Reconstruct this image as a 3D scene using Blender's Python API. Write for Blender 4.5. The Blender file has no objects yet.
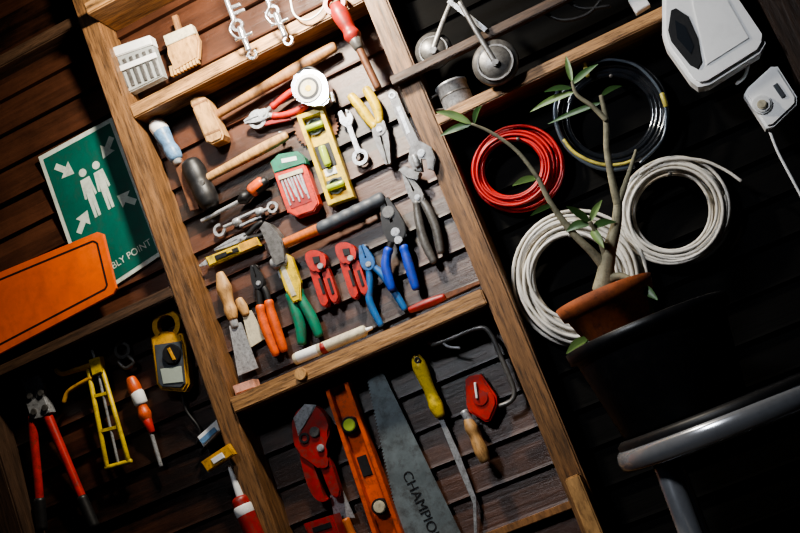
import bpy, bmesh, math, random
from mathutils import Vector, Matrix
random.seed(7)
scene=bpy.context.scene
# ---------------- camera ----------------
F=1100.0
U=Vector((-1925,4886,-1100)).normalized()
X=Vector((4568,2046,1100)); X=(X-U*X.dot(U)).normalized()
Y=U.cross(X)
R=Matrix((X,Y,U))            # camera -> world
C=Vector((0,0,1.6))-2.42*(R@Vector((0,0,-1)))
cam=bpy.data.cameras.new('camera'); co=bpy.data.objects.new('camera',cam)
scene.collection.objects.link(co); cam.sensor_width=36; cam.lens=36*F/800
co.matrix_world=Matrix.Translation(C)@R.to_4x4(); scene.camera=co
cam.clip_start=.01
def P(x,y,d=0.0):
    r=R@Vector((x-400,-(y-266.5),-F)); t=(-d-C.y)/r.y
    return C+t*r
def sc(x,y,d=0.03): return (P(x+.5,y,d)-P(x-.5,y,d)).length
# ---------------- materials ----------------
def s(r,g,b):
    f=lambda c:(c/255/12.92 if c/255<=.04045 else ((c/255+.055)/1.055)**2.4)
    return (f(r),f(g),f(b))
MC={}
def M(name,c,rough=.45,metal=0,var=.35,scale=25,bump=.15,stretch=(1,1,1),coat=0,alpha=None,wear=.62,wc=(.06,.05,.045)):
    if name in MC: return MC[name]
    m=bpy.data.materials.new(name); m.use_nodes=True; nt=m.node_tree; N=nt.nodes; L=nt.links
    b=N['Principled BSDF']; tc=N.new('ShaderNodeTexCoord'); mp=N.new('ShaderNodeMapping')
    mp.inputs['Scale'].default_value=stretch
    L.new(tc.outputs['Object'],mp.inputs['Vector'])
    n=N.new('ShaderNodeTexNoise'); n.inputs['Scale'].default_value=scale; n.inputs['Detail'].default_value=6; n.inputs['Roughness'].default_value=.65
    L.new(mp.outputs[0],n.inputs['Vector'])
    cr=N.new('ShaderNodeValToRGB'); e=cr.color_ramp.elements
    e[0].position=.3; e[0].color=(*[v*(1-var) for v in c],1)
    e[1].position=.65; e[1].color=(*[min(1,v*(1+var*.35)) for v in c],1)
    L.new(n.outputs['Fac'],cr.inputs['Fac'])
    if wear:
        n2=N.new('ShaderNodeTexNoise'); n2.inputs['Scale'].default_value=scale*2.6; n2.inputs['Detail'].default_value=9; n2.inputs['Roughness'].default_value=.75
        L.new(mp.outputs[0],n2.inputs['Vector'])
        r2=N.new('ShaderNodeMapRange'); r2.inputs['From Min'].default_value=.48; r2.inputs['From Max'].default_value=.64; r2.inputs['To Max'].default_value=wear
        L.new(n2.outputs['Fac'],r2.inputs['Value'])
        mx=N.new('ShaderNodeMix'); mx.data_type='RGBA'; L.new(r2.outputs[0],mx.inputs[0]); L.new(cr.outputs[0],mx.inputs[6]); mx.inputs[7].default_value=(*wc,1)
        L.new(mx.outputs[2],b.inputs['Base Color'])
    else: L.new(cr.outputs[0],b.inputs['Base Color'])
    mr=N.new('ShaderNodeMapRange'); mr.inputs['To Min'].default_value=min(1,rough+.12); mr.inputs['To Max'].default_value=max(.05,rough-.1)
    L.new(n.outputs['Fac'],mr.inputs['Value']); L.new(mr.outputs[0],b.inputs['Roughness'])
    b.inputs['Metallic'].default_value=metal
    b.inputs['Coat Weight'].default_value=coat
    if bump:
        bp=N.new('ShaderNodeBump'); bp.inputs['Strength'].default_value=bump; bp.inputs['Distance'].default_value=.002
        L.new(n.outputs['Fac'],bp.inputs['Height']); L.new(bp.outputs[0],b.inputs['Normal'])
    if alpha: b.inputs['Transmission Weight'].default_value=alpha
    MC[name]=m; return m
steel=M('steel',s(186,188,192),.33,.4,.35,60)
dsteel=M('dark_steel',s(118,116,114),.38,.5,.45,60)
chrome=M('chrome',s(225,225,230),.15,.85,.1,20,0,wear=.2)
rust=M('rusty_steel',s(120,78,54),.55,.35,.5,70)
black=M('black_rubber',s(28,28,30),.45,0,.4,40,wear=.2)
red=M('red_paint',s(192,44,32),.38,0,.4,30)
dred=M('dark_red_paint',s(160,38,32),.4,0,.4,30)
orange=M('orange_paint',s(218,92,34),.4,0,.3,20)
yellow=M('yellow_paint',s(226,194,40),.4,0,.3,25)
ochre=M('ochre_plastic',s(210,156,46),.45,0,.3,30)
green=M('green_plastic',s(30,122,94),.4,0,.3,30)
blue=M('blue_plastic',s(38,72,190),.4,0,.3,30)
lblue=M('light_blue_plastic',s(44,104,168),.4,0,.3,30)
skyb=M('pale_blue_plastic',s(110,150,190),.4,0,.3,30)
white=M('white_plastic',s(235,235,235),.45,0,.12,20,wear=.15)
cream=M('cream_plastic',s(205,196,170),.5,0,.25,25,wear=.4)
grey=M('grey_plastic',s(74,80,88),.5,0,.3,30)
lcd=M('lcd_grey',s(170,180,170),.3,0,.1,20,0,wear=.1)
glassy=M('clear_plastic',s(225,230,230),.2,0,.1,20,0,alpha=.6,wear=0)
vial=M('vial_green',s(205,230,100),.15,0,.1,20,0,alpha=.3,wear=0)
woodt=M('tool_wood',s(196,152,100),.5,0,.45,18,.2,(3,3,1),wear=.6,wc=s(80,50,30))
wooda=M('aged_tool_wood',s(150,108,70),.5,0,.5,18,.2,(3,3,1),wear=.6,wc=s(70,45,28))
woodo=M('varnished_wood',s(200,110,52),.35,0,.4,18,.1,(3,3,1),wear=.4,wc=s(80,45,25))
def beam(name,c,st): return M(name,c,.5,0,.68,9,1.0,st,wear=.85,wc=s(44,31,22))
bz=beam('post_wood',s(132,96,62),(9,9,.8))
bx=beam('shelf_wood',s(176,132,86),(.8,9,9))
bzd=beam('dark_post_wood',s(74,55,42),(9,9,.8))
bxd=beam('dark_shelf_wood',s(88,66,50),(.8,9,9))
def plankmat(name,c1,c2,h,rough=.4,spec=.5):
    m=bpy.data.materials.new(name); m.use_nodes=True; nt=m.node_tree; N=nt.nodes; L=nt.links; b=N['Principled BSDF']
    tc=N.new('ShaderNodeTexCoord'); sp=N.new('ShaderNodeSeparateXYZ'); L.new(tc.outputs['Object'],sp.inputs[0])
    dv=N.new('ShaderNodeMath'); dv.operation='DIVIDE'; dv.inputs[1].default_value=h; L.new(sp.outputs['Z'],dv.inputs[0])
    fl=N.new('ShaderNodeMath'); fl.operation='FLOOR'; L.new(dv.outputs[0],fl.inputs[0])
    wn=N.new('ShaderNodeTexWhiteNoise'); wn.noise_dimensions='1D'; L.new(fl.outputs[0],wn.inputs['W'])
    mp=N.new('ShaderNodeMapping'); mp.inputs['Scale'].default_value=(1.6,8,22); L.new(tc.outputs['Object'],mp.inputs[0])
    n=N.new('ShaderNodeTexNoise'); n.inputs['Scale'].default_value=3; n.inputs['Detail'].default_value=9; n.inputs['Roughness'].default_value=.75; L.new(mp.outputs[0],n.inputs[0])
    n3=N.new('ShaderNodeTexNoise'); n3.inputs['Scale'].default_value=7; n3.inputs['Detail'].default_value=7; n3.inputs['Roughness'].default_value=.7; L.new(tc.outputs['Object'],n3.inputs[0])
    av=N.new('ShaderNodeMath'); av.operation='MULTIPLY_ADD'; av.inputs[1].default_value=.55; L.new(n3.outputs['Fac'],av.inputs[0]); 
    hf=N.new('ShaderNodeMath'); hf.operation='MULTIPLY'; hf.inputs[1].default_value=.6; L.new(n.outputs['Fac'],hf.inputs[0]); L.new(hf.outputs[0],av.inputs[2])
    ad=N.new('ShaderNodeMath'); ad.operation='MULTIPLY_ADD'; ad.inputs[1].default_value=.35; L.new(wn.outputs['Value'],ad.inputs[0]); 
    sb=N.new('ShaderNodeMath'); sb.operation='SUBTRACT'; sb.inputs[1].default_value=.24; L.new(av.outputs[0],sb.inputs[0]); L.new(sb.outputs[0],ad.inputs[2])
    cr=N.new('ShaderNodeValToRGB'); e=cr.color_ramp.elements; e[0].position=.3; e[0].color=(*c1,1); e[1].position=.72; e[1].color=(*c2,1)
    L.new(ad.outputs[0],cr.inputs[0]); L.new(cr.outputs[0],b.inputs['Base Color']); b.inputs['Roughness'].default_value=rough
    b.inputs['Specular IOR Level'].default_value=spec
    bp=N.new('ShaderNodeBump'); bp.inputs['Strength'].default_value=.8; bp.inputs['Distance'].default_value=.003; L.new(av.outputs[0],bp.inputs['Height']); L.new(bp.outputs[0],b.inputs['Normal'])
    return m
# ---------------- builder ----------------
def cat(pts,n,closed):
    out=[];m=len(pts)
    rng=range(m if closed else m-1)
    for i in rng:
        g=(lambda k:pts[k%m]) if closed else (lambda k:pts[max(0,min(m-1,k))])
        a,b,c,d=g(i-1),g(i),g(i+1),g(i+2)
        for j in range(n):
            t=j/n
            out.append(tuple(.5*((2*b[k])+(-a[k]+c[k])*t+(2*a[k]-5*b[k]+4*c[k]-d[k])*t*t+(-a[k]+3*b[k]-3*c[k]+d[k])*t**3) for k in range(len(b))))
    if not closed: out.append(tuple(pts[-1]))
    return out
class T:
    def __init__(s_,name): s_.n=name; s_.v=[]; s_.f=[]; s_.m=[]; s_.sm=[]; s_.mats=[]
    def mi(s_,m):
        if m not in s_.mats: s_.mats.append(m)
        return s_.mats.index(m)
    def addbm(s_,bm,mat,smooth=False):
        bmesh.ops.recalc_face_normals(bm,faces=bm.faces)
        o=len(s_.v); k=s_.mi(mat); bm.verts.index_update()
        for v in bm.verts: s_.v.append(v.co.copy())
        for f in bm.faces: s_.f.append([v.index+o for v in f.verts]); s_.m.append(k); s_.sm.append(smooth)
        bm.free()
    def prism(s_,pts,d0,d1,mat,bev=.0012):
        bm=bmesh.new()
        fr=[bm.verts.new((p.x,-d1,p.z)) for p in pts]; bk=[bm.verts.new((p.x,-d0,p.z)) for p in pts]
        n=len(pts); ff=bm.faces.new(fr); bm.faces.new(bk[::-1])
        for i in range(n): bm.faces.new((fr[i],bk[i],bk[(i+1)%n],fr[(i+1)%n]))
        if bev and d1-d0>bev*1.2:
            bmesh.ops.bevel(bm,geom=list(ff.edges),offset=bev,segments=2,affect='EDGES',clamp_overlap=True)
        s_.addbm(bm,mat)
    def poly(s_,pts,d0,d1,mat,bev=.0012,sm=False):
        if sm: pts=cat(pts,5,True)
        s_.prism([P(x,y,d1) for x,y in pts],d0,d1,mat,bev); return s_
    def bar(s_,a,b,w0,w1,d0,d1,mat,bev=.0012):
        dx,dy=b[0]-a[0],b[1]-a[1]; l=math.hypot(dx,dy); nx,ny=-dy/l,dx/l
        return s_.poly([(a[0]+nx*w0/2,a[1]+ny*w0/2),(b[0]+nx*w1/2,b[1]+ny*w1/2),(b[0]-nx*w1/2,b[1]-ny*w1/2),(a[0]-nx*w0/2,a[1]-ny*w0/2)],d0,d1,mat,bev)
    def disc(s_,x,y,r,d0,d1,mat,seg=32,bev=.0015):
        c=P(x,y,d1); q=sc(x,y,d1)*r
        s_.prism([c+Vector((math.cos(a)*q,0,math.sin(a)*q)) for a in [i*2*math.pi/seg for i in range(seg)]],d0,d1,mat,bev); return s_
    def annul(s_,x,y,ro,ri,d0,d1,mat,seg=32,a0=0,a1=360):
        c=P(x,y,d1); q=sc(x,y,d1); full=a1-a0>=360
        A=[math.radians(a0+(a1-a0)*i/seg) for i in range(seg+(0 if full else 1))]
        bm=bmesh.new(); ring=[]
        for a in A:
            ring.append([bm.verts.new((c.x+math.cos(a)*r*q,-d,c.z+math.sin(a)*r*q)) for r,d in((ro,d0),(ro,d1),(ri,d1),(ri,d0))])
        n=len(ring)
        for i in range(n if full else n-1):
            a,b=ring[i],ring[(i+1)%n]
            for j in range(4): bm.faces.new((a[j],a[(j+1)%4],b[(j+1)%4],b[j]))
        if not full: bm.faces.new(ring[0]); bm.faces.new(ring[-1])
        s_.addbm(bm,mat); return s_
    def tube3(s_,pts,rad,mat,flat=1,seg=12,closed=False,cap=True):
        n=len(pts)
        if not hasattr(rad,'__len__'): rad=[rad]*n
        if cap and not closed:
            t0=(pts[0]-pts[1]).normalized(); t1=(pts[-1]-pts[-2]).normalized()
            pts=[pts[0]+t0*rad[0]*.45,pts[0]+t0*rad[0]*.3]+list(pts)+[pts[-1]+t1*rad[-1]*.3,pts[-1]+t1*rad[-1]*.45]
            rad=[rad[0]*.55,rad[0]*.85]+list(rad)+[rad[-1]*.85,rad[-1]*.55]; n=len(pts)
        bm=bmesh.new(); rings=[]
        for i in range(n):
            if closed: t=pts[(i+1)%n]-pts[i-1]
            else: t=pts[min(i+1,n-1)]-pts[max(i-1,0)]
            if t.length<1e-9: t=Vector((0,0,1))
            t.normalize(); ref=Vector((0,1,0))
            if abs(t.dot(ref))>.95: ref=Vector((1,0,0))
            n1=(ref-t*t.dot(ref)).normalized(); n2=t.cross(n1)
            rings.append([bm.verts.new(pts[i]+(n1*math.cos(a)*flat+n2*math.sin(a))*rad[i]) for a in [k*2*math.pi/seg for k in range(seg)]])
        for i in range(n if closed else n-1):
            a,b=rings[i],rings[(i+1)%n]
            for k in range(seg): bm.faces.new((a[k],a[(k+1)%seg],b[(k+1)%seg],b[k]))
        if not closed: bm.faces.new(rings[0]); bm.faces.new(rings[-1][::-1])
        s_.addbm(bm,mat,True); return s_
    def tube(s_,pts,r,mat,d=.03,flat=1,seg=12,smooth=True,closed=False):
        n=len(pts)
        if not hasattr(r,'__len__'): r=[r]*n
        if len(r)!=n:
            r=[r[min(len(r)-1,int(i*(len(r)-1)/(n-1)))] for i in range(n)]
        q=[(p[0],p[1],(p[2] if len(p)>2 else d),rr) for p,rr in zip(pts,r)]
        if smooth and n>2: q=cat(q,5,closed)
        return s_.tube3([P(a,b,c) for a,b,c,_ in q],[max(.0002,rr*sc(a,b,c)) for a,b,c,rr in q],mat,flat,seg,closed)
    def rod(s_,a,b,radii,mat,d=.03,flat=1,seg=16):
        n=len(radii); pts=[(a[0]+(b[0]-a[0])*i/(n-1),a[1]+(b[1]-a[1])*i/(n-1)) for i in range(n)]
        return s_.tube(pts,radii,mat,d,flat,seg)
    def lathe(s_,c,prof,mat,seg=48,axis='Z',smooth=True):
        bm=bmesh.new(); rings=[]
        for r,h in prof:
            r=max(r,1e-4)
            rings.append([bm.verts.new(c+(Vector((math.cos(a)*r,math.sin(a)*r,h)) if axis=='Z' else Vector((math.cos(a)*r,-h,math.sin(a)*r)))) for a in [k*2*math.pi/seg for k in range(seg)]])
        for a,b in zip(rings,rings[1:]):
            for k in range(seg): bm.faces.new((a[k],a[(k+1)%seg],b[(k+1)%seg],b[k]))
        s_.addbm(bm,mat,smooth); return s_
    def box(s_,x0,x1,y0,y1,z0,z1,mat,bev=.003):
        bm=bmesh.new(); bmesh.ops.create_cube(bm,size=1)
        for v in bm.verts: v.co=Vector((x0 if v.co.x<0 else x1,y0 if v.co.y<0 else y1,z0 if v.co.z<0 else z1))
        if bev: bmesh.ops.bevel(bm,geom=list(bm.edges),offset=bev,segments=2,affect='EDGES')
        s_.addbm(bm,mat); return s_
    def text(s_,st,p0,p1,d,mat):
        cu=bpy.data.curves.new('t','FONT'); cu.body=st; ob=bpy.data.objects.new('t',cu); scene.collection.objects.link(ob)
        bpy.context.view_layer.update(); me=ob.to_mesh(); xs=[v.co.x for v in me.vertices]; w=max(xs)-min(xs); x0=min(xs)
        A=P(*p0,d); B=P(*p1,d); e=(B-A)/w; up=Vector((-e.z,0,e.x)); o=len(s_.v); k=s_.mi(mat)
        for v in me.vertices: s_.v.append(A+e*(v.co.x-x0)+up*v.co.y)
        for f in me.polygons: s_.f.append([i+o for i in f.vertices]); s_.m.append(k); s_.sm.append(False)
        ob.to_mesh_clear(); bpy.data.objects.remove(ob); bpy.data.curves.remove(cu); return s_
    def leaf(s_,a,b,w,mat,d0=.3,d1=.33,bend=4):
        n=8; bm=bmesh.new(); rows=[]
        A=P(*a,d0);B=P(*b,d1); t=(B-A); L=t.length; t.normalize(); side=t.cross(Vector((0,1,0))).normalized(); nn=side.cross(t).normalized()
        if nn.y>0: nn=-nn
        q=sc(a[0],a[1],d0)
        for i in range(n+1):
            u=i/n; ww=w*q*.5*math.sin(math.pi*min(1,u**.8*.97+.03))**.8 if 0<u<1 else w*q*.04
            c=A+t*L*u+Vector((0,0,1))*math.sin(u*math.pi)*bend*q
            rows.append([bm.verts.new(c-side*ww+nn*ww*.35),bm.verts.new(c),bm.verts.new(c+side*ww+nn*ww*.35)])
        for r0,r1 in zip(rows,rows[1:]):
            for k in range(2): bm.faces.new((r0[k],r0[k+1],r1[k+1],r1[k]))
        s_.addbm(bm,mat,True); return s_
    def done(s_):
        me=bpy.data.meshes.new(s_.n)
        lo=Vector([min(v[i] for v in s_.v) for i in range(3)]); hi=Vector([max(v[i] for v in s_.v) for i in range(3)]); c=(lo+hi)/2
        me.from_pydata([v-c for v in s_.v],[],s_.f)
        for m in s_.mats: me.materials.append(m)
        me.polygons.foreach_set('material_index',s_.m); me.polygons.foreach_set('use_smooth',s_.sm); me.update()
        ob=bpy.data.objects.new(s_.n,me); ob.location=c; scene.collection.objects.link(ob); return ob
def lerp(a,b,t): return tuple(a[i]+(b[i]-a[i])*t for i in range(2))

# ---------------- shell ----------------
DP=.09
xl=P(185,300,DP).x; xr=P(499,300,DP).x
H=.082
def planks(name,x0,x1,mat,z0=0.02,z1=3.0):
    o=T(name); z=z0; rr=random.Random(3)
    while z<z1:
        bm=bmesh.new(); j=rr.uniform(-.003,.003)
        pr=[(0.014+j,z),(0.012+j,z+.006),(0.0,z+H),(-.02,z+H),(-.02,z)]
        r=[[bm.verts.new((x,-d,zz)) for d,zz in pr] for x in (x0,x1)]
        bm.faces.new(r[0]); bm.faces.new(r[1][::-1])
        for i in range(5): bm.faces.new((r[0][i],r[0][(i+1)%5],r[1][(i+1)%5],r[1][i]))
        o.addbm(bm,mat); z+=H
    return o.done()
pm=plankmat('plank_wood',s(24,14,10),s(86,53,37),H)
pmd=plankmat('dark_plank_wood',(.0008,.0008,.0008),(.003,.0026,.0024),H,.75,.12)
planks('wall_back',-2.2,xr,pm)
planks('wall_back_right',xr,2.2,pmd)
T('floor').box(-2.2,2.2,-3.4,.02,-.04,.02,M('concrete',s(70,66,62),.8,0,.3,6,.3),0).done()
T('ceiling').box(-2.2,2.2,-3.4,.02,3.0,3.05,bxd,0).done()
W=.049
def post(name,x,w,d,mat,z0=.02,z1=3.0): return T(name).box(x-w/2,x+w/2,-d,-.001,z0,z1,mat,.004).done()
post('wall_post',xl,W,DP,bz); post('wall_post',xr,W,DP,bz)
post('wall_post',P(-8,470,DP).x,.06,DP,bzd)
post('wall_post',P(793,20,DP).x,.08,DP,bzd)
def shelf(name,cx,cy,th,x0,x1,d,mat):
    z=P(cx,cy,d).z; T(name).box(x0,x1,-d,-.0,z-th/2,z+th/2,mat,.003).done(); return z
shelf('wooden_shelf',240,56,.034,xl+W/2,xr-W/2,.085,bx)
shelf('wooden_shelf',360,350,.035,xl+W/2,xr-W/2,.097,bx)
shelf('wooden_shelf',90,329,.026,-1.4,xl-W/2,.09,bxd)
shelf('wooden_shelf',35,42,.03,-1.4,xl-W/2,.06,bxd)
ztop=shelf('wooden_shelf',240,-75,.03,xl+W/2,xr-W/2,.14,bx)-.015
zr=shelf('wooden_shelf',550,66,.026,xr+W/2,P(800,-60,.09).x,.1,bx)
z=P(470,43,.11).z
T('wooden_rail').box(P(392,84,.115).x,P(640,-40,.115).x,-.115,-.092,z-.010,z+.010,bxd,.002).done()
z=P(540,518,.08).z; T('wooden_rail').box(xr-.25,xr-W/2,-.029,-.014,z-.008,z+.008,wooda,.002).done()
p=P(571,477,.13); T('wooden_stake').box(p.x-.015,p.x+.015,-.125,-.092,.02,p.z,woodt,.003).done()

# ---------------- generic tools ----------------
def pliers(name,piv,tip,A,B,mh,ms=dsteel,jw=7,hr=4,d=.028,grip=.25,seg=12):
    o=T(name); dx,dy=tip[0]-piv[0],tip[1]-piv[1]; l=math.hypot(dx,dy); ux,uy=dx/l,dy/l; nx,ny=-uy,ux
    for sgn in(1,-1):
        g=lambda a,b:(piv[0]+ux*a*l+nx*b*jw*sgn,piv[1]+uy*a*l+ny*b*jw*sgn)
        o.poly([g(-.25,.1),g(-.2,.9),g(.15,1.05),g(.5,.85),g(1,.35),g(1.0,.06),g(.45,.06),g(.3,.2),g(.2,.06)],d-.006,d+.006,ms)
    o.disc(piv[0],piv[1],jw*.95,d-.008,d+.008,ms); o.disc(piv[0],piv[1],jw*.4,d+.008,d+.011,steel,16)
    for k,Hh in enumerate((A,B)):
        pts=[piv]+list(Hh); q=cat(pts,8,False); c=int(len(q)*grip)
        o.tube(q[:c+1],[hr*.75]*(c+1),ms,d,.8,smooth=False)
        n=len(q)-c; o.tube(q[c:],[hr*(1.05 if i<2 else .85+.25*math.sin(i/n*math.pi)) for i in range(n)],mh,d,.9,seg,smooth=False)
    return o
def driver(name,a,b,c,hr,sr,mh,ms=steel,d=.03):
    o=T(name); o.rod(a,b,[hr*.75,hr,hr,hr*.92,hr*.8,hr,hr*.6],mh,d,1,10)
    o.rod(b,c,[sr,sr,sr,sr],ms,d,1,10)
    return o

# ---- centre bay ----
o=T('wooden_mallet'); o.rod((206,121),(334,47),[4.2,4.2,4.8,5.2,6,6.3,5.2],wooda,.035,.75)
o.poly([(189,101),(193,97),(203,96),(207,99),(223,134),(222,139),(211,144),(206,142)],.016,.056,woodt,.004); o.bar((192,106),(207,99),2,2,.0555,.057,wooda,0); o.bar((205,135),(220,129),2,2,.0555,.057,wooda,0)
o.done()
o=T('rubber_mallet'); o.rod((204,180),(286,136),[4.2,4.2,4.6,5,5.4,5.3,4.4],woodt,.035,.8)
o.rod((191,164),(210,204),[9,10.5,10.5,9.8,10.5,10.5,9],black,.035,1,24); o.disc(201,183,3,.05,.06,dsteel); o.done()
o=T('wood_chisel'); o.rod((154,119),(176,158),[5.5,7.5,8,7.2,6.2,7.5,6.5],skyb,.03,1,12); o.rod((157,125),(161,131),[8.2,8.2],white,.03); o.rod((175,156),(178,163),[5.5,4],steel,.03)
o.poly([(173,162),(182,158),(198,204),(199,209),(190,211)],.026,.031,rust); o.done()
pliers('tin_snips',(263,114),(244,122),[(276,104),(290,93),(299,88)],[(278,116),(295,112),(310,103)],red,steel,5.5,3.3).done()
T('steel_pincers').annul(257,119,9,6,.02,.03,steel,20,20,330).bar((262,124),(290,118),4,4,.02,.028,dred).done()
o=T('circular_saw_blade'); c=(316,126); pts=[]
for i in range(36):
    for k,rr in((0,23),(.55,20.5)):
        a=(i+k)*2*math.pi/36; pts.append((c[0]+rr*math.cos(a),c[1]+rr*math.sin(a)))
o.poly(pts,.014,.017,rust,0); o.disc(*c,6,.017,.019,dsteel); o.done()
o=T('tape_measure'); o.poly([(292,80),(300,71),(314,70),(324,76),(328,88),(327,102),(314,106),(298,101),(292,92)],.03,.062,chrome,.004,True)
o.disc(308,88,14,.062,.0645,white); o.disc(308,88,10.5,.0645,.066,black); o.disc(308,88,8,.066,.067,cream); o.disc(308,88,3,.067,.068,yellow); o.bar((322,98),(332,96),5,5,.045,.05,yellow); o.bar((331,92),(333,101),2,2,.04,.055,steel)
o.tube([(298,74),(309,68),(321,74)],2.2,black,.055); o.done()
o=T('spirit_level'); a=(309,111);b=(341,201)
o.bar(a,b,27,27,.02,.026,yellow); dx,dy=b[0]-a[0],b[1]-a[1]; l=math.hypot(dx,dy); nx,ny=-dy/l,dx/l
for q in(-11.5,11.5): o.bar((a[0]+nx*q,a[1]+ny*q),(b[0]+nx*q,b[1]+ny*q),4,4,.02,.045,yellow)
for t in(.0,1.0):
    o.bar(lerp(a,b,t*.95),lerp(a,b,t*.95+.05),25,25,.02,.043,yellow)
for t,ln,ho in((.17,12,1),(.5,20,0),(.83,12,1)):
    m=lerp(a,b,t); u=(dx/l,dy/l) 
    o.bar((m[0]-u[0]*ln*.6,m[1]-u[1]*ln*.6),(m[0]+u[0]*ln*.6,m[1]+u[1]*ln*.6),17,17,.026,.028,black if not ho else grey)
    if ho: o.rod((m[0]-nx*8,m[1]-ny*8),(m[0]+nx*8,m[1]+ny*8),[3.2,3.2],vial,.036); o.annul(m[0],m[1],8,6.5,.026,.032,grey)
    else: o.rod((m[0]-u[0]*9,m[1]-u[1]*9),(m[0]+u[0]*9,m[1]+u[1]*9),[3.6,3.8,3.6],vial,.036)
o.bar(lerp(a,b,.63),lerp(a,b,.71),12,12,.026,.029,white)
o.done()
# drill case: clear-fronted tray with a row of drill bits
o=T('drill_bit_case'); o.poly([(270,163),(278,155),(296,152),(303,158),(319,203),(314,211),(296,217),(287,212)],.018,.045,M('case_orange_red',s(214,62,36),.38,0,.3,30),.003)
o.poly([(270,162),(278,154),(297,151),(304,157),(306,163),(274,173)],.02,.048,green,.002); o.poly([(279,179),(302,171),(312,201),(291,209)],.045,.046,dred,0)
for i in range(7): o.bar((281.5+i*3.1,180.5-i*1.1),(290+i*3.1+.5,205-i*1.1-(i%3)*3),2.1,1.5,.046,.0485,steel,.0004)
o.poly([(278,176),(302,168),(303,172),(279,180)],.045,.05,cream,0); o.poly([(281,159),(296,156),(297,160),(282,163)],.048,.049,white,0); o.done()
o=T('combination_wrench'); o.bar((348,124),(358,151),5,5,.022,.028,steel); o.annul(360,157,8,4.3,.02,.03,steel)
o.poly([(338,112),(341,110),(345,118),(348,117),(345,109),(350,111),(353,118),(351,125),(346,127),(340,123)],.02,.029,steel); o.done()
pliers('combination_pliers',(379,129),(388,164),[(371,122),(361,108),(351,96)],[(379,115),(374,102),(366,89)],yellow,dsteel,7.5,4.6,.03,.18).done()
o=driver('large_screwdriver',(336,6),(356,42),(378,88),8.5,3.8,dred,rust,.108)
o.annul(334,3,11,7,.1,.116,dred); o.rod((354,38),(359,48),[6.5,5],dsteel,.108); o.done()
o=T('adjustable_wrench'); o.poly([(387,93),(391,89),(397,92),(405,112),(420,143),(412,150),(400,126)],.094,.104,dsteel); o.poly([(396,107),(400,106),(410,132),(407,134)],.104,.105,steel,0); o.annul(392,95,3.5,2,.103,.1055,steel,16)
o.poly([(409,148),(420,141),(431,147),(435,158),(433,170),(427,168),(427,158),(420,158),(422,171),(413,170),(408,160)],.091,.108,dsteel,.002); o.disc(421,153,4,.108,.111,steel); o.rod((414,156),(418,166),[3,3],steel,.11); o.done()
o=driver('phillips_screwdriver',(266,181),(240,201),(202,221),6,2,black,steel,.03); o.rod((262,183),(252,191),[6.3,6.5,6.3],orange,.03,1,10); o.done()
o=T('turnbuckle'); o.annul(219,230,6,3.6,.02,.027,steel,20,60,350); o.rod((224,227),(236,222),[1.6]*3,steel,.025); o.bar((236,219),(258,209),2.5,2.5,.02,.028,steel); o.bar((239,226),(261,216),2.5,2.5,.02,.028,steel)
o.rod((235,223),(239,221),[4,4],steel,.025); o.rod((258,213),(262,211),[4,4],steel,.025); o.rod((260,212),(268,209),[1.6]*3,steel,.025); o.annul(272,207,5.5,3.3,.02,.027,steel); o.done()
pliers('needle_nose_pliers',(240,238),(214,250),[(248,234),(256,226),(262,222)],[(250,238),(260,236),(268,230)],black,steel,3.5,2.5,.025,.2).done()
o=T('utility_knife'); o.bar((207,262),(258,241),10,9,.02,.034,yellow,.003); o.bar((215,258),(238,249),5,4.5,.034,.037,black); o.bar((240,248),(257,241),9,8.5,.02,.036,ochre); o.bar((226,252),(231,250),4,4,.037,.041,yellow); o.bar((207,262),(199,266),6,2,.026,.028,steel); o.done()
o=T('claw_hammer'); o.rod((276,247),(326,226),[5,4.8,5,5.4,6],woodo,.04,.8); o.rod((320,229),(382,199),[6.2,7,6.4,7,6.4,7,6.4,7,6.4,7,6.4,7.2,7.2],grey,.04,.9)
o.poly([(259,228),(264,221),(270,224),(277,232),(282,241),(284,253),(286,262),(276,267),(272,263),(271,252),(268,243),(263,236)],.025,.058,dsteel,.003); o.rod((274,264),(286,260),[6,6.5],steel,.041); o.done()
pliers('pipe_wrench_pliers',(417,197),(404,172),[(418,215),(424,240),(434,262)],[(426,206),(436,228),(441,252)],dsteel,dsteel,7,4.2,.03,.15).poly([(398,170),(404,166),(420,172),(417,180),(408,178)],.02,.042,dsteel).done()
o=pliers('crimping_pliers',(395,232),(384,198),[(390,245),(386,265),(392,289)],[(402,243),(408,262),(416,288)],blue,black,11,4.6,.04,.4)
o.disc(388,212,6,.046,.05,dsteel); o.disc(398,240,4,.048,.052,steel); o.done()
pliers('wire_cutters',(368,264),(361,245),[(370,280),(370,302),(381,325)],[(380,272),(392,288),(405,309)],lblue,lblue,7,3.6,.03,.15).done()
def strip(name,x,y,m):
    o=T(name)
    o.poly([(x-6,y-2),(x+3,y-6),(x+12,y-2),(x+15,y+6),(x+12,y+14),(x+4,y+16),(x-3,y+10)],.02,.045,m,.003,True)
    o.poly([(x-2,y+10),(x+5,y+12),(x+15,y+38),(x+17,y+48),(x+11,y+50),(x+4,y+32)],.02,.04,m,.003,True)
    o.poly([(x+9,y+8),(x+16,y+10),(x+25,y+34),(x+27,y+44),(x+22,y+47),(x+15,y+32)],.02,.038,m,.003,True)
    o.poly([(x+1,y+1),(x+8,y),(x+9,y+6),(x+3,y+8)],.045,.048,black,0); o.disc(x+9,y+10,3,.045,.05,steel); o.bar((x+8,y+22),(x+13,y+38),3,3,.04,.042,black); o.bar((x+17,y+22),(x+22,y+38),3,3,.038,.04,black)
    return o
strip('wire_stripper',311,256,red).done(); strip('wire_stripper',341,248,red).done()
o=pliers('long_nose_pliers',(283,268),(271,228),[(287,280),(292,300),(300,325),(302,343)],[(294,276),(300,296),(312,318),(319,335)],green,steel,7,5,.032,.45)
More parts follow.
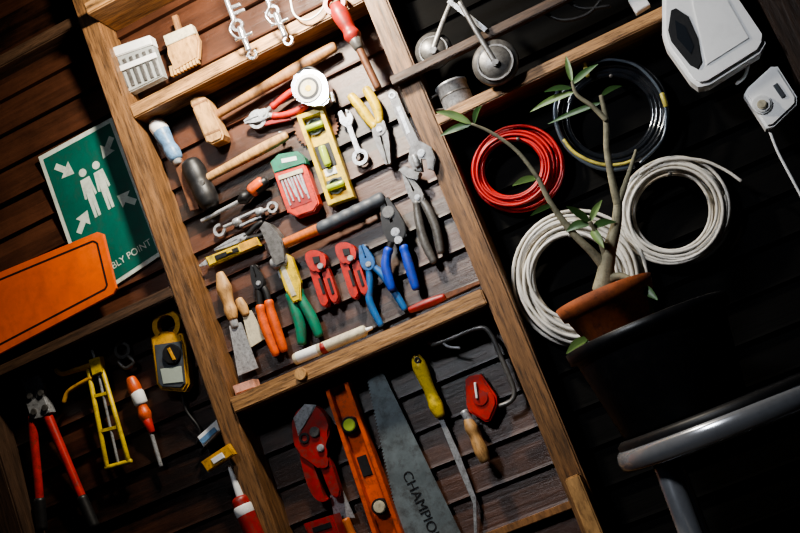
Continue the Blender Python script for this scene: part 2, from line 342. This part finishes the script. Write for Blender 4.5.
o.poly([(274,257),(282,251),(291,257),(300,282),(301,300),(293,303),(285,290)],.03,.047,yellow,.003); o.bar((280,262),(294,296),5,5,.047,.049,cream); o.done()
pliers('cutting_pliers',(258,283),(252,265),[(259,296),(263,320),(276,354)],[(266,292),(272,315),(284,350)],orange,black,6,4.4,.03,.5).done()
o=T('putty_knife'); o.rod((220,274),(233,318),[4,6,7.5,6.5,5.5,6.5,5],woodt,.03,.7); o.rod((232,316),(235,326),[4.2,4],steel,.03,.6); o.poly([(229,326),(241,322),(258,368),(238,376)],.027,.03,steel,.0005); o.done()
o=T('putty_knife'); o.rod((239,300),(246,314),[4,5,4],woodt,.02,.7); o.poly([(242,314),(251,310),(266,338),(250,348)],.017,.02,cream,.0005); o.done()
o=T('sealant_tube'); o.rod((296,359),(364,331),[5.6,5.6,5.6,5.6],cream,.075); o.rod((298,358),(318,350),[5.75,5.75],white,.075); o.rod((322,348.5),(326,347),[5.8,5.8],dred,.075); o.rod((364,331),(372,328),[2.5,1.5],white,.075); o.done()
o=T('file'); o.rod((410,310),(444,297),[3,4.2,4.5,3.4],dred,.06); o.bar((444,297),(482,281),6,3.5,.055,.06,rust); o.done()
o=T('eraser_block'); o.poly([(232,386),(252,379),(255,388),(235,395)],.04,.075,M('pink_rubber',s(215,160,140),.6),.003); o.done()
T('wood_knob').disc(300,374,6,.09,.105,woodt).done()

# ---- top shelf ----
o=T('clear_bit_box'); o.poly([(108,49),(149,35),(163,76),(124,95)],.03,.055,glassy,.003); o.poly([(108,49),(149,35),(152,44),(111,58)],.03,.06,white,.002)
for i in range(6): o.bar((117+i*6.5,61-i*2.4),(127+i*6.3,88-i*2.6),3,3,.055,.0585,dsteel,.0008)
o.poly([(114,68),(155,52),(157,57),(116,73)],.0585,.061,white,.0005); o.done()
o=T('paint_brush'); o.poly([(165,38),(192,26),(199,40),(198,58),(174,72),(168,55)],.03,.045,woodt,.004); o.poly([(163,36),(191,24),(195,33),(166,46)],.028,.048,cream,.001)
for i in range(9): o.bar((170+i*3.1,66-i*1.5),(172+i*3.2,76-i*1.6),2.6,2,.032,.043,M('bristle',s(205,165,110),.8),0)
o.poly([(176,34),(181,31),(176,14),(171,16)],.032,.044,wooda,.003); o.done()
for dx,dy in((0,0),(36,-14)):
    o=T('shackle_hook'); x,y=222+dx,0+dy
    a=P(x,y-12,.12); o.tube3([a,Vector((a.x,a.y,ztop-.003))],.0025,chrome)
    o.rod((x,y-12),(x+12,y+20),[2.4]*4,chrome,.12); o.annul(x+15,y+25,6,3.5,.115,.123,chrome); o.bar((x+6,y+8),(x+18,y+4),3,3,.116,.124,chrome); o.bar((x+8,y+15),(x+22,y+9),3,3,.116,.124,chrome)
    o.rod((x+18,y+28),(x+27,y+50),[3,3.5,3,2.5,3.2],chrome,.12); o.annul(x+30,y+54,5,3,.115,.123,chrome,20,100,400); o.rod((x+14,y+40),(x+30,y+33),[1.6]*3,chrome,.122)
    o.tube([(x+12,y+20),(x+8,y+30),(x+15,y+38),(x+24,y+38)],1.2,chrome,.125); o.done()
a=P(290,-4,.1);b=P(328,-4,.1)
T('wire_loop').tube([(290,-4),(294,14),(306,20),(320,12),(328,-4)],.9,white,.1).tube3([a,Vector((a.x,a.y,ztop))],.0017,white).tube3([b,Vector((b.x,b.y,ztop))],.0017,white).done()
T('price_card').poly([(128,0),(142,-6),(147,6),(134,12)],.02,.022,white,0).done()

# ---- assembly point sign ----
SC=[(38,157),(112,117),(163,254),(89,303)]
def uv(u,v):
    a=lerp(SC[0],SC[1],u); b=lerp(SC[3],SC[2],u); return lerp(a,b,v)
paper=M('sign_white',s(205,215,205),.5,0,.2,12,.05,wear=.35); sgreen=M('sign_green',s(0,96,82),.45,0,.25,8,.05,wear=.35)
o=T('assembly_point_sign'); o.poly([uv(0,0),uv(1,0),uv(1,1),uv(0,1)],.015,.019,paper,.0005); o.poly([uv(.05,.03),uv(.95,.03),uv(.95,.97),uv(.05,.97)],.019,.0198,sgreen,0)
def up(pts): o.poly([uv(*p) for p in pts],.0198,.0204,paper,0)
def arrow(cx,cy,ang):
    a=math.radians(ang); c,sn=math.cos(a),math.sin(a); asp=.56
    q=[(-.13,-.035),(.0,-.035),(-.0,-.10),(.13,0),(.0,.10),(0,.035),(-.13,.035)]
    up([(cx+(x*c-y*sn),cy+(x*sn+y*c)*asp) for x,y in q])
arrow(.25,.16,45);arrow(.82,.17,135);arrow(.25,.52,-45);arrow(.82,.54,-135)
for px_ in(.44,.62):
    x,y=uv(px_,.235); o.disc(x,y,3.7,.0198,.0204,paper,20,0)
    up([(px_-.06,.275),(px_+.06,.275),(px_+.08,.40),(px_+.055,.405),(px_+.045,.34),(px_+.04,.54),(px_+.008,.54),(px_,.42),(px_-.008,.54),(px_-.04,.54),(px_-.045,.34),(px_-.055,.405),(px_-.08,.40)])
o.text('ASSEMBLY POINT',uv(.09,.90),uv(.92,.90),.0206,paper)
o.done()
o=T('orange_notice_board'); OC=[(-70,301),(97,232),(103,234),(116,288),(113,294),(-70,391)]
o.poly(OC,.062,.07,M('notice_orange',s(230,100,30),.45,0,.3,7,.05,wear=.2),.001)
inn=[(-64,306),(93,241),(97,243),(107,285),(105,289),(-64,378)]
for i in range(6): o.bar(inn[i],inn[(i+1)%6],1.8,1.8,.07,.0706,black,0)
o.done()

# ---- lower-left bay ----
o=T('bolt_cutter'); o.poly([(24,388),(20,380),(24,373),(30,376),(34,386),(36,400),(29,404)],.03,.045,steel,.002); o.poly([(36,400),(32,386),(31,376),(38,374),(43,384),(44,398)],.03,.045,steel,.002)
o.poly([(25,402),(44,396),(50,412),(42,418),(31,420)],.026,.05,steel,.002)
for c in((29,396),(40,393),(33,412),(44,408)): o.disc(*c,3,.05,.055,dsteel,16)
o.tube([(33,416),(34,440),(38,480),(41,520)],[4.5,4,3.8,3.8],red,.036); o.tube([(46,412),(58,440),(74,478),(90,516)],[4.5,4,3.8,3.8],red,.036)
o.rod((39.5,500),(42,528),[5.2]*4,black,.036); o.rod((82,498),(94,526),[5.2]*4,black,.036); o.done()
o=T('caulking_gun'); o.tube([(93,363),(100,362),(129,462)],2.2,yellow,.04,smooth=False); o.tube([(88,368),(107,467)],2.2,yellow,.04)
o.rod((106,468),(131,461),[2.2]*3,yellow,.04); o.poly([(88,360),(99,356),(102,372),(92,376)],.03,.05,yellow,.002); o.rod((99,376),(118,462),[1.3]*3,steel,.04)
o.rod((92,350),(98,368),[1.4]*3,steel,.04); o.poly([(92,395),(108,391),(109,394),(93,398)],.036,.044,yellow,0); o.poly([(98,430),(118,425),(119,428),(99,433)],.036,.044,yellow,0)
o.tube([(90,366),(76,370),(62,374),(56,370)],[3,2.6,2.2,2.2],ochre,.04); o.tube([(92,378),(80,384),(68,392),(64,402)],[2.6,2.2,2,2],ochre,.04); o.done()
o=driver('insulated_screwdriver',(131,379),(148,422),(161,466),6,2,orange,steel,.03); o.rod((137,393),(141,403),[6.3,6.3],white,.03,1,12); o.rod((147,420),(152,432),[4.5,3],red,.03); o.done()
o=T('clamp_meter'); o.annul(166,325,14,9,.03,.05,ochre,28,-60,210); o.poly([(150,338),(163,331),(181,333),(185,345),(189,384),(184,392),(160,390),(156,384)],.025,.052,ochre,.005); o.poly([(154,345),(181,341),(185,383),(181,388),(162,387),(158,383)],.052,.056,grey,.002)
o.disc(171,354,9,.056,.063,black); o.bar((168,348),(174,360),3,3,.063,.066,ochre); o.poly([(160,369),(181,366),(183,382),(163,384)],.056,.058,lcd,.0008)
o.tube([(182,390),(186,410),(200,430),(196,445)],1.4,black,.03); o.done()
T('pulley_hook').annul(122,350,8,5,.02,.028,dsteel).tube([(116,344),(124,336),(120,328)],1.5,dsteel,.03).tube([(128,356),(134,362),(126,368),(118,362)],2,dsteel,.03).done()
o=T('bottle_opener'); o.poly([(197,437),(218,418),(224,426),(203,447)],.03,.05,white,.002); o.poly([(199,440),(214,427),(217,431),(203,444)],.05,.052,skyb,0); o.done()
o=T('small_spirit_level'); o.bar((204,467),(231,449),12,12,.1,.115,ochre,.002); o.bar((212,462),(223,455),6,6,.115,.118,white); o.done()
o=T('silicone_cartridge'); o.rod((229,466),(243,504),[1.5,2.5,3.5,4],white,.09); o.rod((240,500),(262,550),[8,9,9,9,9],dred,.09); o.rod((243,507),(246,514),[9.3,9.3],white,.09); o.done()

# ---- lower centre bay ----
o=T('pipe_cutter'); o.poly([(292,424),(297,411),(310,405),(322,412),(329,430),(325,450),(330,465),(322,470),(310,462),(296,450)],.03,.055,dred,.004,True)
o.poly([(300,452),(312,462),(324,496),(329,498),(322,502),(313,496),(305,478)],.03,.05,dred,.003,True); o.poly([(318,458),(327,455),(336,478),(340,495),(333,497),(325,480)],.03,.05,dred,.003,True)
o.poly([(293,418),(304,404),(316,405),(306,422),(298,436)],.05,.058,steel,.002); o.disc(314,432,5,.055,.06,dsteel); o.disc(320,448,3.5,.055,.06,steel); o.annul(304,438,5,3,.055,.058,black)
o.done()
T('plastering_knife').poly([(330,496),(343,491),(355,518),(334,518)],.026,.029,steel,.0005).rod((336,487),(338,496),[3,3],dsteel,.028).done()
o=T('long_spirit_level'); a=(336,386);b=(392,548); o.bar(a,b,23,27,.02,.028,orange); 
for q in(-1,1):
    o.bar((a[0]+q*9.5,a[1]-q*3.2),(b[0]+q*11.5,b[1]-q*4),4,4.4,.02,.05,orange)
m=(349,425); o.disc(*m,8,.028,.045,black); o.disc(*m,6,.045,.048,vial); m=(379,507); o.disc(*m,8,.028,.045,black); o.disc(*m,6,.045,.048,cream); o.bar((361,456),(368,476),10,10,.028,.03,black); o.done()
o=T('hand_saw')
n=60; A=(365,364); B=(407,560); pts=[(365,362),(377,360),(468,548)]; 
for i in range(n+1):
    t=1-i/n; x,y=lerp(A,B,t); pts.append((x,y)); 
    if i<n: pts.append((x-2.2,y-.2))
o.poly(pts,.03,.0325,M('saw_steel',s(128,138,142),.34,.3,.45,14),0); o.disc(371,369,2,.0325,.0335,black); 
o.text('CHAMPION',(402,474),(434,544),.0334,black); o.poly([(407,548),(470,540),(492,590),(480,610),(430,612),(412,585)],.029,.05,wooda,.004,True); o.done()
o=T('keyhole_saw'); o.rod((416,357),(440,415),[5,7.5,7.2,6.4,6,6.6,7.2,5.5],yellow,.035,.8); o.annul(417,360,3,1.5,.048,.05,black,16); o.poly([(438,418),(442,416),(460,455),(476,498),(477,533),(474,533),(473,503),(456,463)],.03,.033,steel,.0004); o.done()
o=T('coping_saw'); o.tube([(432,345),(452,338),(478,328),(490,333),(503,362),(514,390),(511,401),(500,406)],2.5,dsteel,.05); o.rod((428,343),(438,341),[2,2.5],steel,.05); o.tube([(438,336),(447,346),(460,348)],1.5,steel,.05)
o.rod((464,412),(470,422),[4,4,4],steel,.055); o.rod((468,420),(485,460),[4.5,6.5,5.5,6.5,7,5.5],woodt,.055); o.done()
o=T('chalk_line_reel'); o.poly([(465,380),(469,376),(481,374),(496,396),(497,404),(490,421),(485,422),(469,412),(466,405)],.018,.04,red,.004); o.disc(480,398,8,.04,.043,dred); o.rod((475,383),(477,398),[1.3]*3,white,.045); o.done()
o=T('red_tool_case'); o.poly([(303,524),(332,515),(344,545),(316,556)],.04,.09,dred,.004); o.poly([(312,528),(330,522),(332,527),(314,533)],.09,.092,black,0); o.done()
T('masonry_drill').rod((346,520),(358,548),[4,4,5],woodo,.08).done()

# nails
o=T('wall_nails')
for x,y in((322,56),(281,133),(349,112),(374,100),(372,203),(255,266),(221,278),(316,252),(346,247),(366,246),(387,200),(407,168),(90,364),(31,378),(418,362),(371,370),(133,383),(311,115),(291,160)):
    o.rod((x,y),(x+.5,y+1),[1.8,1.8],steel,.02,3)
o.done()

# ---- right bay: cables ----
def coil(name,cx,cy,ro,ri,r,mat,n,d0,d1,sq=1,tail=None,jit=1.5,seed=1):
    o=T(name); c=P(cx,cy,(d0+d1)/2); q=sc(cx,cy,(d0+d1)/2)
    pts=[];rr=random.Random(seed*13+n); N=44
    order=list(range(n)); rr.shuffle(order)
    rad=[ri+(ro-ri)*(k/(n-1)) for k in order]; rad.append(rad[0])
    off=[(rr.uniform(-1,1),rr.uniform(-1,1),rr.uniform(0,1)) for _ in range(n+1)]
    for i in range(n*N):
        k=i//N; t=(i%N)/N; w=t*t*(3-2*t)
        a0,b0=off[k],off[k+1]; L=lambda j:a0[j]+(b0[j]-a0[j])*w
        a=2*math.pi*i/N; Rr=rad[k]+(rad[k+1]-rad[k])*w+jit*.5*math.sin(a*2+seed)
        dd=d0+(d1-d0)*L(2)
        x=math.cos(a)*Rr+L(0)*jit; z=math.sin(a)*Rr*sq+L(1)*jit
        pts.append(Vector((c.x+x*q,-dd,c.z+z*q)))
    o.tube3(pts,r*q,mat,1,8)
    if tail: o.tube(tail,r,mat,d1,seg=8)
    return o
rc=M('red_cable',s(190,42,38),.35,0,.2,20,0,wear=.2); wc_=M('white_cable',s(226,221,212),.4,0,.25,15,0,wear=.25); bc=M('dark_clear_hose',s(30,33,38),.12,0,.5,15,0,coat=.7,wear=.2); gc=M('steel_grey_cable',s(84,92,102),.2,.2,.4,15,0,wear=.2); yc=M('hose_print_yellow',s(200,186,90),.4)
coil('red_cable_coil',515,168,46,27,1.5,rc,20,.02,.065,1,None,1.8,2).done()
o=coil('clear_hose_coil',611,115,55,41,2.9,bc,9,.02,.06,1,None,1.2,3); 
o.tube([(557,92),(555,118),(566,146),(588,164),(611,170),(634,166)],2.2,gc,.066); o.tube([(590,64),(606,60),(622,61),(640,68),(658,88),(666,112),(662,140),(640,163)],1.6,gc,.066); o.tube([(564,140),(574,152),(590,161),(606,165),(622,164),(634,160)],1.8,yc,.071)
for (x,y) in((586,70),(664,100)): o.rod((x-2,y-6),(x+2,y+6),[2.5]*2,yc,.068)
o.done()
coil('white_cable_coil',577,278,67,40,1.8,wc_,19,.02,.075,1.03,None,2.2,4).done()
coil('white_cable_coil',673,212,58,40,1.7,wc_,14,.02,.06,.95,[(640,173),(665,160),(700,160),(725,170),(741,181)],3,5).done()
o=T('cable_pegs')
for x,y in((518,139),(611,76),(570,236),(670,174)): o.tube3([P(x,y,.0),P(x,y,.09)],.004,dsteel,1,12)
o.done()

# ---- right shelf items ----
def lidm(name,x,y,r,d,hpts,m=steel):
    o=T(name); q=sc(x,y,d); c=P(x,y,d); c.y=0
    o.lathe(c,[(0,d+.012),(r*.62*q,d+.012),(r*.68*q,d+.009),(r*.9*q,d+.004),(r*q,d),(r*1.02*q,d-.008),(r*.92*q,d-.012),(r*.6*q,d-.004),(0,d-.004)],m,40,'Y')
    o.annul(x,y,r*.8,r*.72,d+.004,d+.012,m)
    o.tube(hpts,[3,2.6,2.6],m,d+.012,.5); o.disc(x,y,3.5,d+.01,d+.022,m,20); return o
lidm('metal_lid',495,62,23,.13,[(495,62),(478,34),(460,2)],dsteel).done()
lidm('metal_lid',433,50,18,.075,[(433,50),(442,24),(452,0)],dsteel).done()
def can(name,x,y,h,r):
    o=T(name); c=P(x,y,.06); c=Vector((c.x,-.055,zr+.0135)); k=h/.062
    o.lathe(c,[(0,0),(r*.88,0),(r*.95,.003),(r,.008),(r,h*.9),(r*1.06,h*.92),(r*1.06,h),(r*.95,h),(r*.9,.006),(0,.006)],steel)
    o.lathe(c,[(r*1.0,h*.5),(r*1.03,h*.52),(r*1.03,h*.55),(r*1.0,h*.57)],dsteel); return o,c
o,c=can('metal_mug',456,98,.06,.034)
o.tube3([c+Vector((-.032,-.01,.05)),c+Vector((-.055,-.015,.045)),c+Vector((-.055,-.015,.02)),c+Vector((-.03,-.01,.012))],.003,dsteel); o.done()
T('steel_bracket').bar((448,0),(486,30),5,5,.118,.124,steel).bar((440,-8),(500,-36),6,6,.118,.124,steel).done()
T('black_cable').tube([(540,10),(562,20),(588,14),(604,-4)],2,black,.09).tube([(560,-6),(580,8),(610,6)],2,black,.09).done()
T('paper_packet').poly([(628,0),(642,-8),(650,4),(636,13)],.05,.07,white,.002).done()

# ---- white electrical boxes ----
hw=M('housing_white',s(250,250,250),.4,0,.05,12,.02,wear=.06)
o=T('floodlight'); o.poly([(676,-34),(662,-2),(662,34),(666,46),(690,80),(698,86),(709,84),(760,52),(766,42),(762,34),(735,-6),(715,-44)],.102,.15,hw,.008)
o.poly([(690,-6),(716,-22),(750,38),(706,66)],.15,.1525,hw,.002)
o.poly([(671,10),(676,8),(688,16),(698,38),(702,62),(698,69),(690,65),(671,41),(668,30)],.15,.153,black,.001)
o.poly([(675,20),(685,26),(694,46),(691,54),(677,38)],.153,.154,M('dark_glass',s(40,44,50),.1,0,.1,10,0,wear=0),0)
o.bar((700,-35),(720,-60),14,14,.0,.12,hw); o.done()
o=T('wall_switch'); o.poly([(744,94),(748,87),(771,66),(778,66),(797,96),(797,104),(774,126),(766,128)],.09,.125,hw,.005); o.disc(762,104,10,.125,.132,white,28,.003); o.disc(762,104,5,.132,.138,cream,20,.002); o.bar((775,84),(784,97),5,5,.125,.128,grey)
o.tube([(768,126),(777,150),(790,175),(806,205)],1.5,white,.1); o.tube([(738,48),(748,60),(745,76),(736,84)],1.8,white,.11); o.done()

# ---- plant, pots, stool ----
DPp=.30; PH=.175
k=P(645,325,DPp)
potm=M('black_plastic_pot',s(22,23,26),.4,0,.3,15,.1,wear=.15)
o=T('black_plant_pot'); c=Vector((k.x,-DPp,k.z)); o.lathe(c,[(0,-PH),(.108,-PH),(.114,-PH+.005),(.138,-.03),(.14,-.022),(.15,-.02),(.152,.0),(.147,.002),(.14,-.004),(.13,-.03),(0,-.03)],potm); 
o.lathe(c,[(0,-.02),(.06,-.016),(.132,-.026)],M('soil',s(50,36,26),.95,0,.6,60,1)); o.done()
tm=M('terracotta',s(172,94,54),.75,0,.5,15,.4,wear=.65,wc=s(66,42,30))
kt=P(603,293,DPp); kt=Vector((kt.x,-DPp,kt.z)); hh=kt.z-(k.z-.016)
o=T('terracotta_pot')
o.lathe(kt,[(0,-hh),(.052,-hh),(.056,-hh+.004),(.079,-.026),(.086,-.024),(.092,0),(.085,.001),(.072,-.014),(0,-.014)],tm); o.lathe(kt,[(0,-.002),(.04,-.005),(.072,-.012)],MC['soil']); o.done()
bark=M('bark',s(155,148,122),.7,0,.45,30,.6,wear=.5,wc=s(76,70,52)); lg=M('leaf_green',s(78,112,60),.4,0,.4,12,.2,wear=.3); lg2=M('leaf_green_light',s(122,150,84),.4,0,.3,12,.2,wear=.3)
o=T('potted_adenium')
br=[([(603,290),(606,270),(610,248),(616,225),(618,205)],[11,8.5,7,5.5,4.5],.30,.31),
([(618,205),(612,180),(607,150),(606,120),(601,96)],[4.5,3.8,3.4,3,2.3],.31,.33),
([(606,120),(592,106),(577,95),(572,82)],[2.8,2.4,2,1.5],.33,.34),
([(618,205),(630,170),(636,150)],[3.6,2.4,1.4],.31,.30),
([(606,268),(592,252),(572,232),(552,205),(538,178)],[6,4.4,3.6,3,2.4],.30,.34),
([(538,178),(518,152),(492,133),(472,124)],[2.3,2,1.7,1.3],.34,.37),
([(608,262),(600,240),(590,222)],[4.5,3,2],.3,.34),
([(598,285),(620,276),(640,286)],[6,4,2.5],.3,.32)]
for p,r,a,b in br:
    n=len(p); o.tube([(x,y,a+(b-a)*i/(n-1)) for i,(x,y) in enumerate(p)],r,bark,seg=12)
LV=[((572,82),(566,56),6),((572,84),(598,64),7),((572,88),(544,92),6),((575,92),(530,112),7),((601,96),(622,86),6),((603,102),(548,124),6),
((472,124),(436,112),8),((472,124),(440,136),7),((474,124),(482,106),6),
((538,178),(512,186),7),((552,205),(530,216),6),
((590,222),(566,206),8),((590,222),(602,200),7),((590,224),(566,232),9),((592,228),(616,222),8),((592,230),(604,248),9),
((640,286),(658,300),10),((640,286),(655,318),9),((588,338),(566,354),9),((600,335),(576,347),9),((600,340),(624,352),8)]
for i,(a,b,w) in enumerate(LV): o.leaf(a,b,w,lg if i%3 else lg2,.33,.33+random.uniform(-.02,.04),random.uniform(1,4))
o.done()
zs=k.z-PH; sx=k.x+.075; c=Vector((sx,-DPp-.02,zs))
o=T('bar_stool'); o.lathe(c,[(0,-.035),(.19,-.035),(.2,-.028),(.203,-.008),(.195,-.001),(0,-.0005)],black)
stm=M('brushed_steel',s(215,217,222),.2,.7,.12,20,0,wear=.1)
o.lathe(c,[(.196,-.052),(.204,-.052),(.210,-.046),(.2125,-.034),(.210,-.022),(.204,-.016),(.196,-.016)],stm,64)
for a in(35,145,215,325):
    a=math.radians(a); u=Vector((math.cos(a),math.sin(a),0)); o.tube3([c+u*.16+Vector((0,0,-.035)),Vector((c.x+u.x*.22,c.y+u.y*.22,.03))],.02,stm,1,14)
z=.35; f=.2; o.tube3([Vector((c.x+math.cos(a)*f,c.y+math.sin(a)*f,z)) for a in [i*2*math.pi/48 for i in range(48)]],.008,chrome,1,10,True); o.done()

# ---------------- lights ----------------
def area(name,loc,tgt,size,pw,col,spread=180):
    l=bpy.data.lights.new(name,'AREA'); l.shape='DISK'; l.size=size; l.energy=pw; l.color=col; l.spread=math.radians(spread)
    ob=bpy.data.objects.new(name,l); scene.collection.objects.link(ob); ob.location=loc; ob.rotation_euler=(tgt-loc).to_track_quat('-Z','Y').to_euler()
L0=P(285,-48,.0); L0=Vector((L0.x,-.48,L0.z))
area('lamp_main',L0,P(285,160,0),.09,18.5,(1,.91,.76),160)
area('fill_light',Vector((-.3,-2.1,2.85)),P(600,200,0),.35,4.6,(.9,.94,1),60)  # cool fill added to lift the right bay and dark tools, no room fixture
w=bpy.data.worlds.new('world'); scene.world=w; w.use_nodes=True; w.node_tree.nodes['Background'].inputs[0].default_value=(.4,.5,.7,1); w.node_tree.nodes['Background'].inputs[1].default_value=.01
scene.view_settings.view_transform='AgX'
try: scene.view_settings.look='AgX - Medium High Contrast'
except Exception as e: print(e)
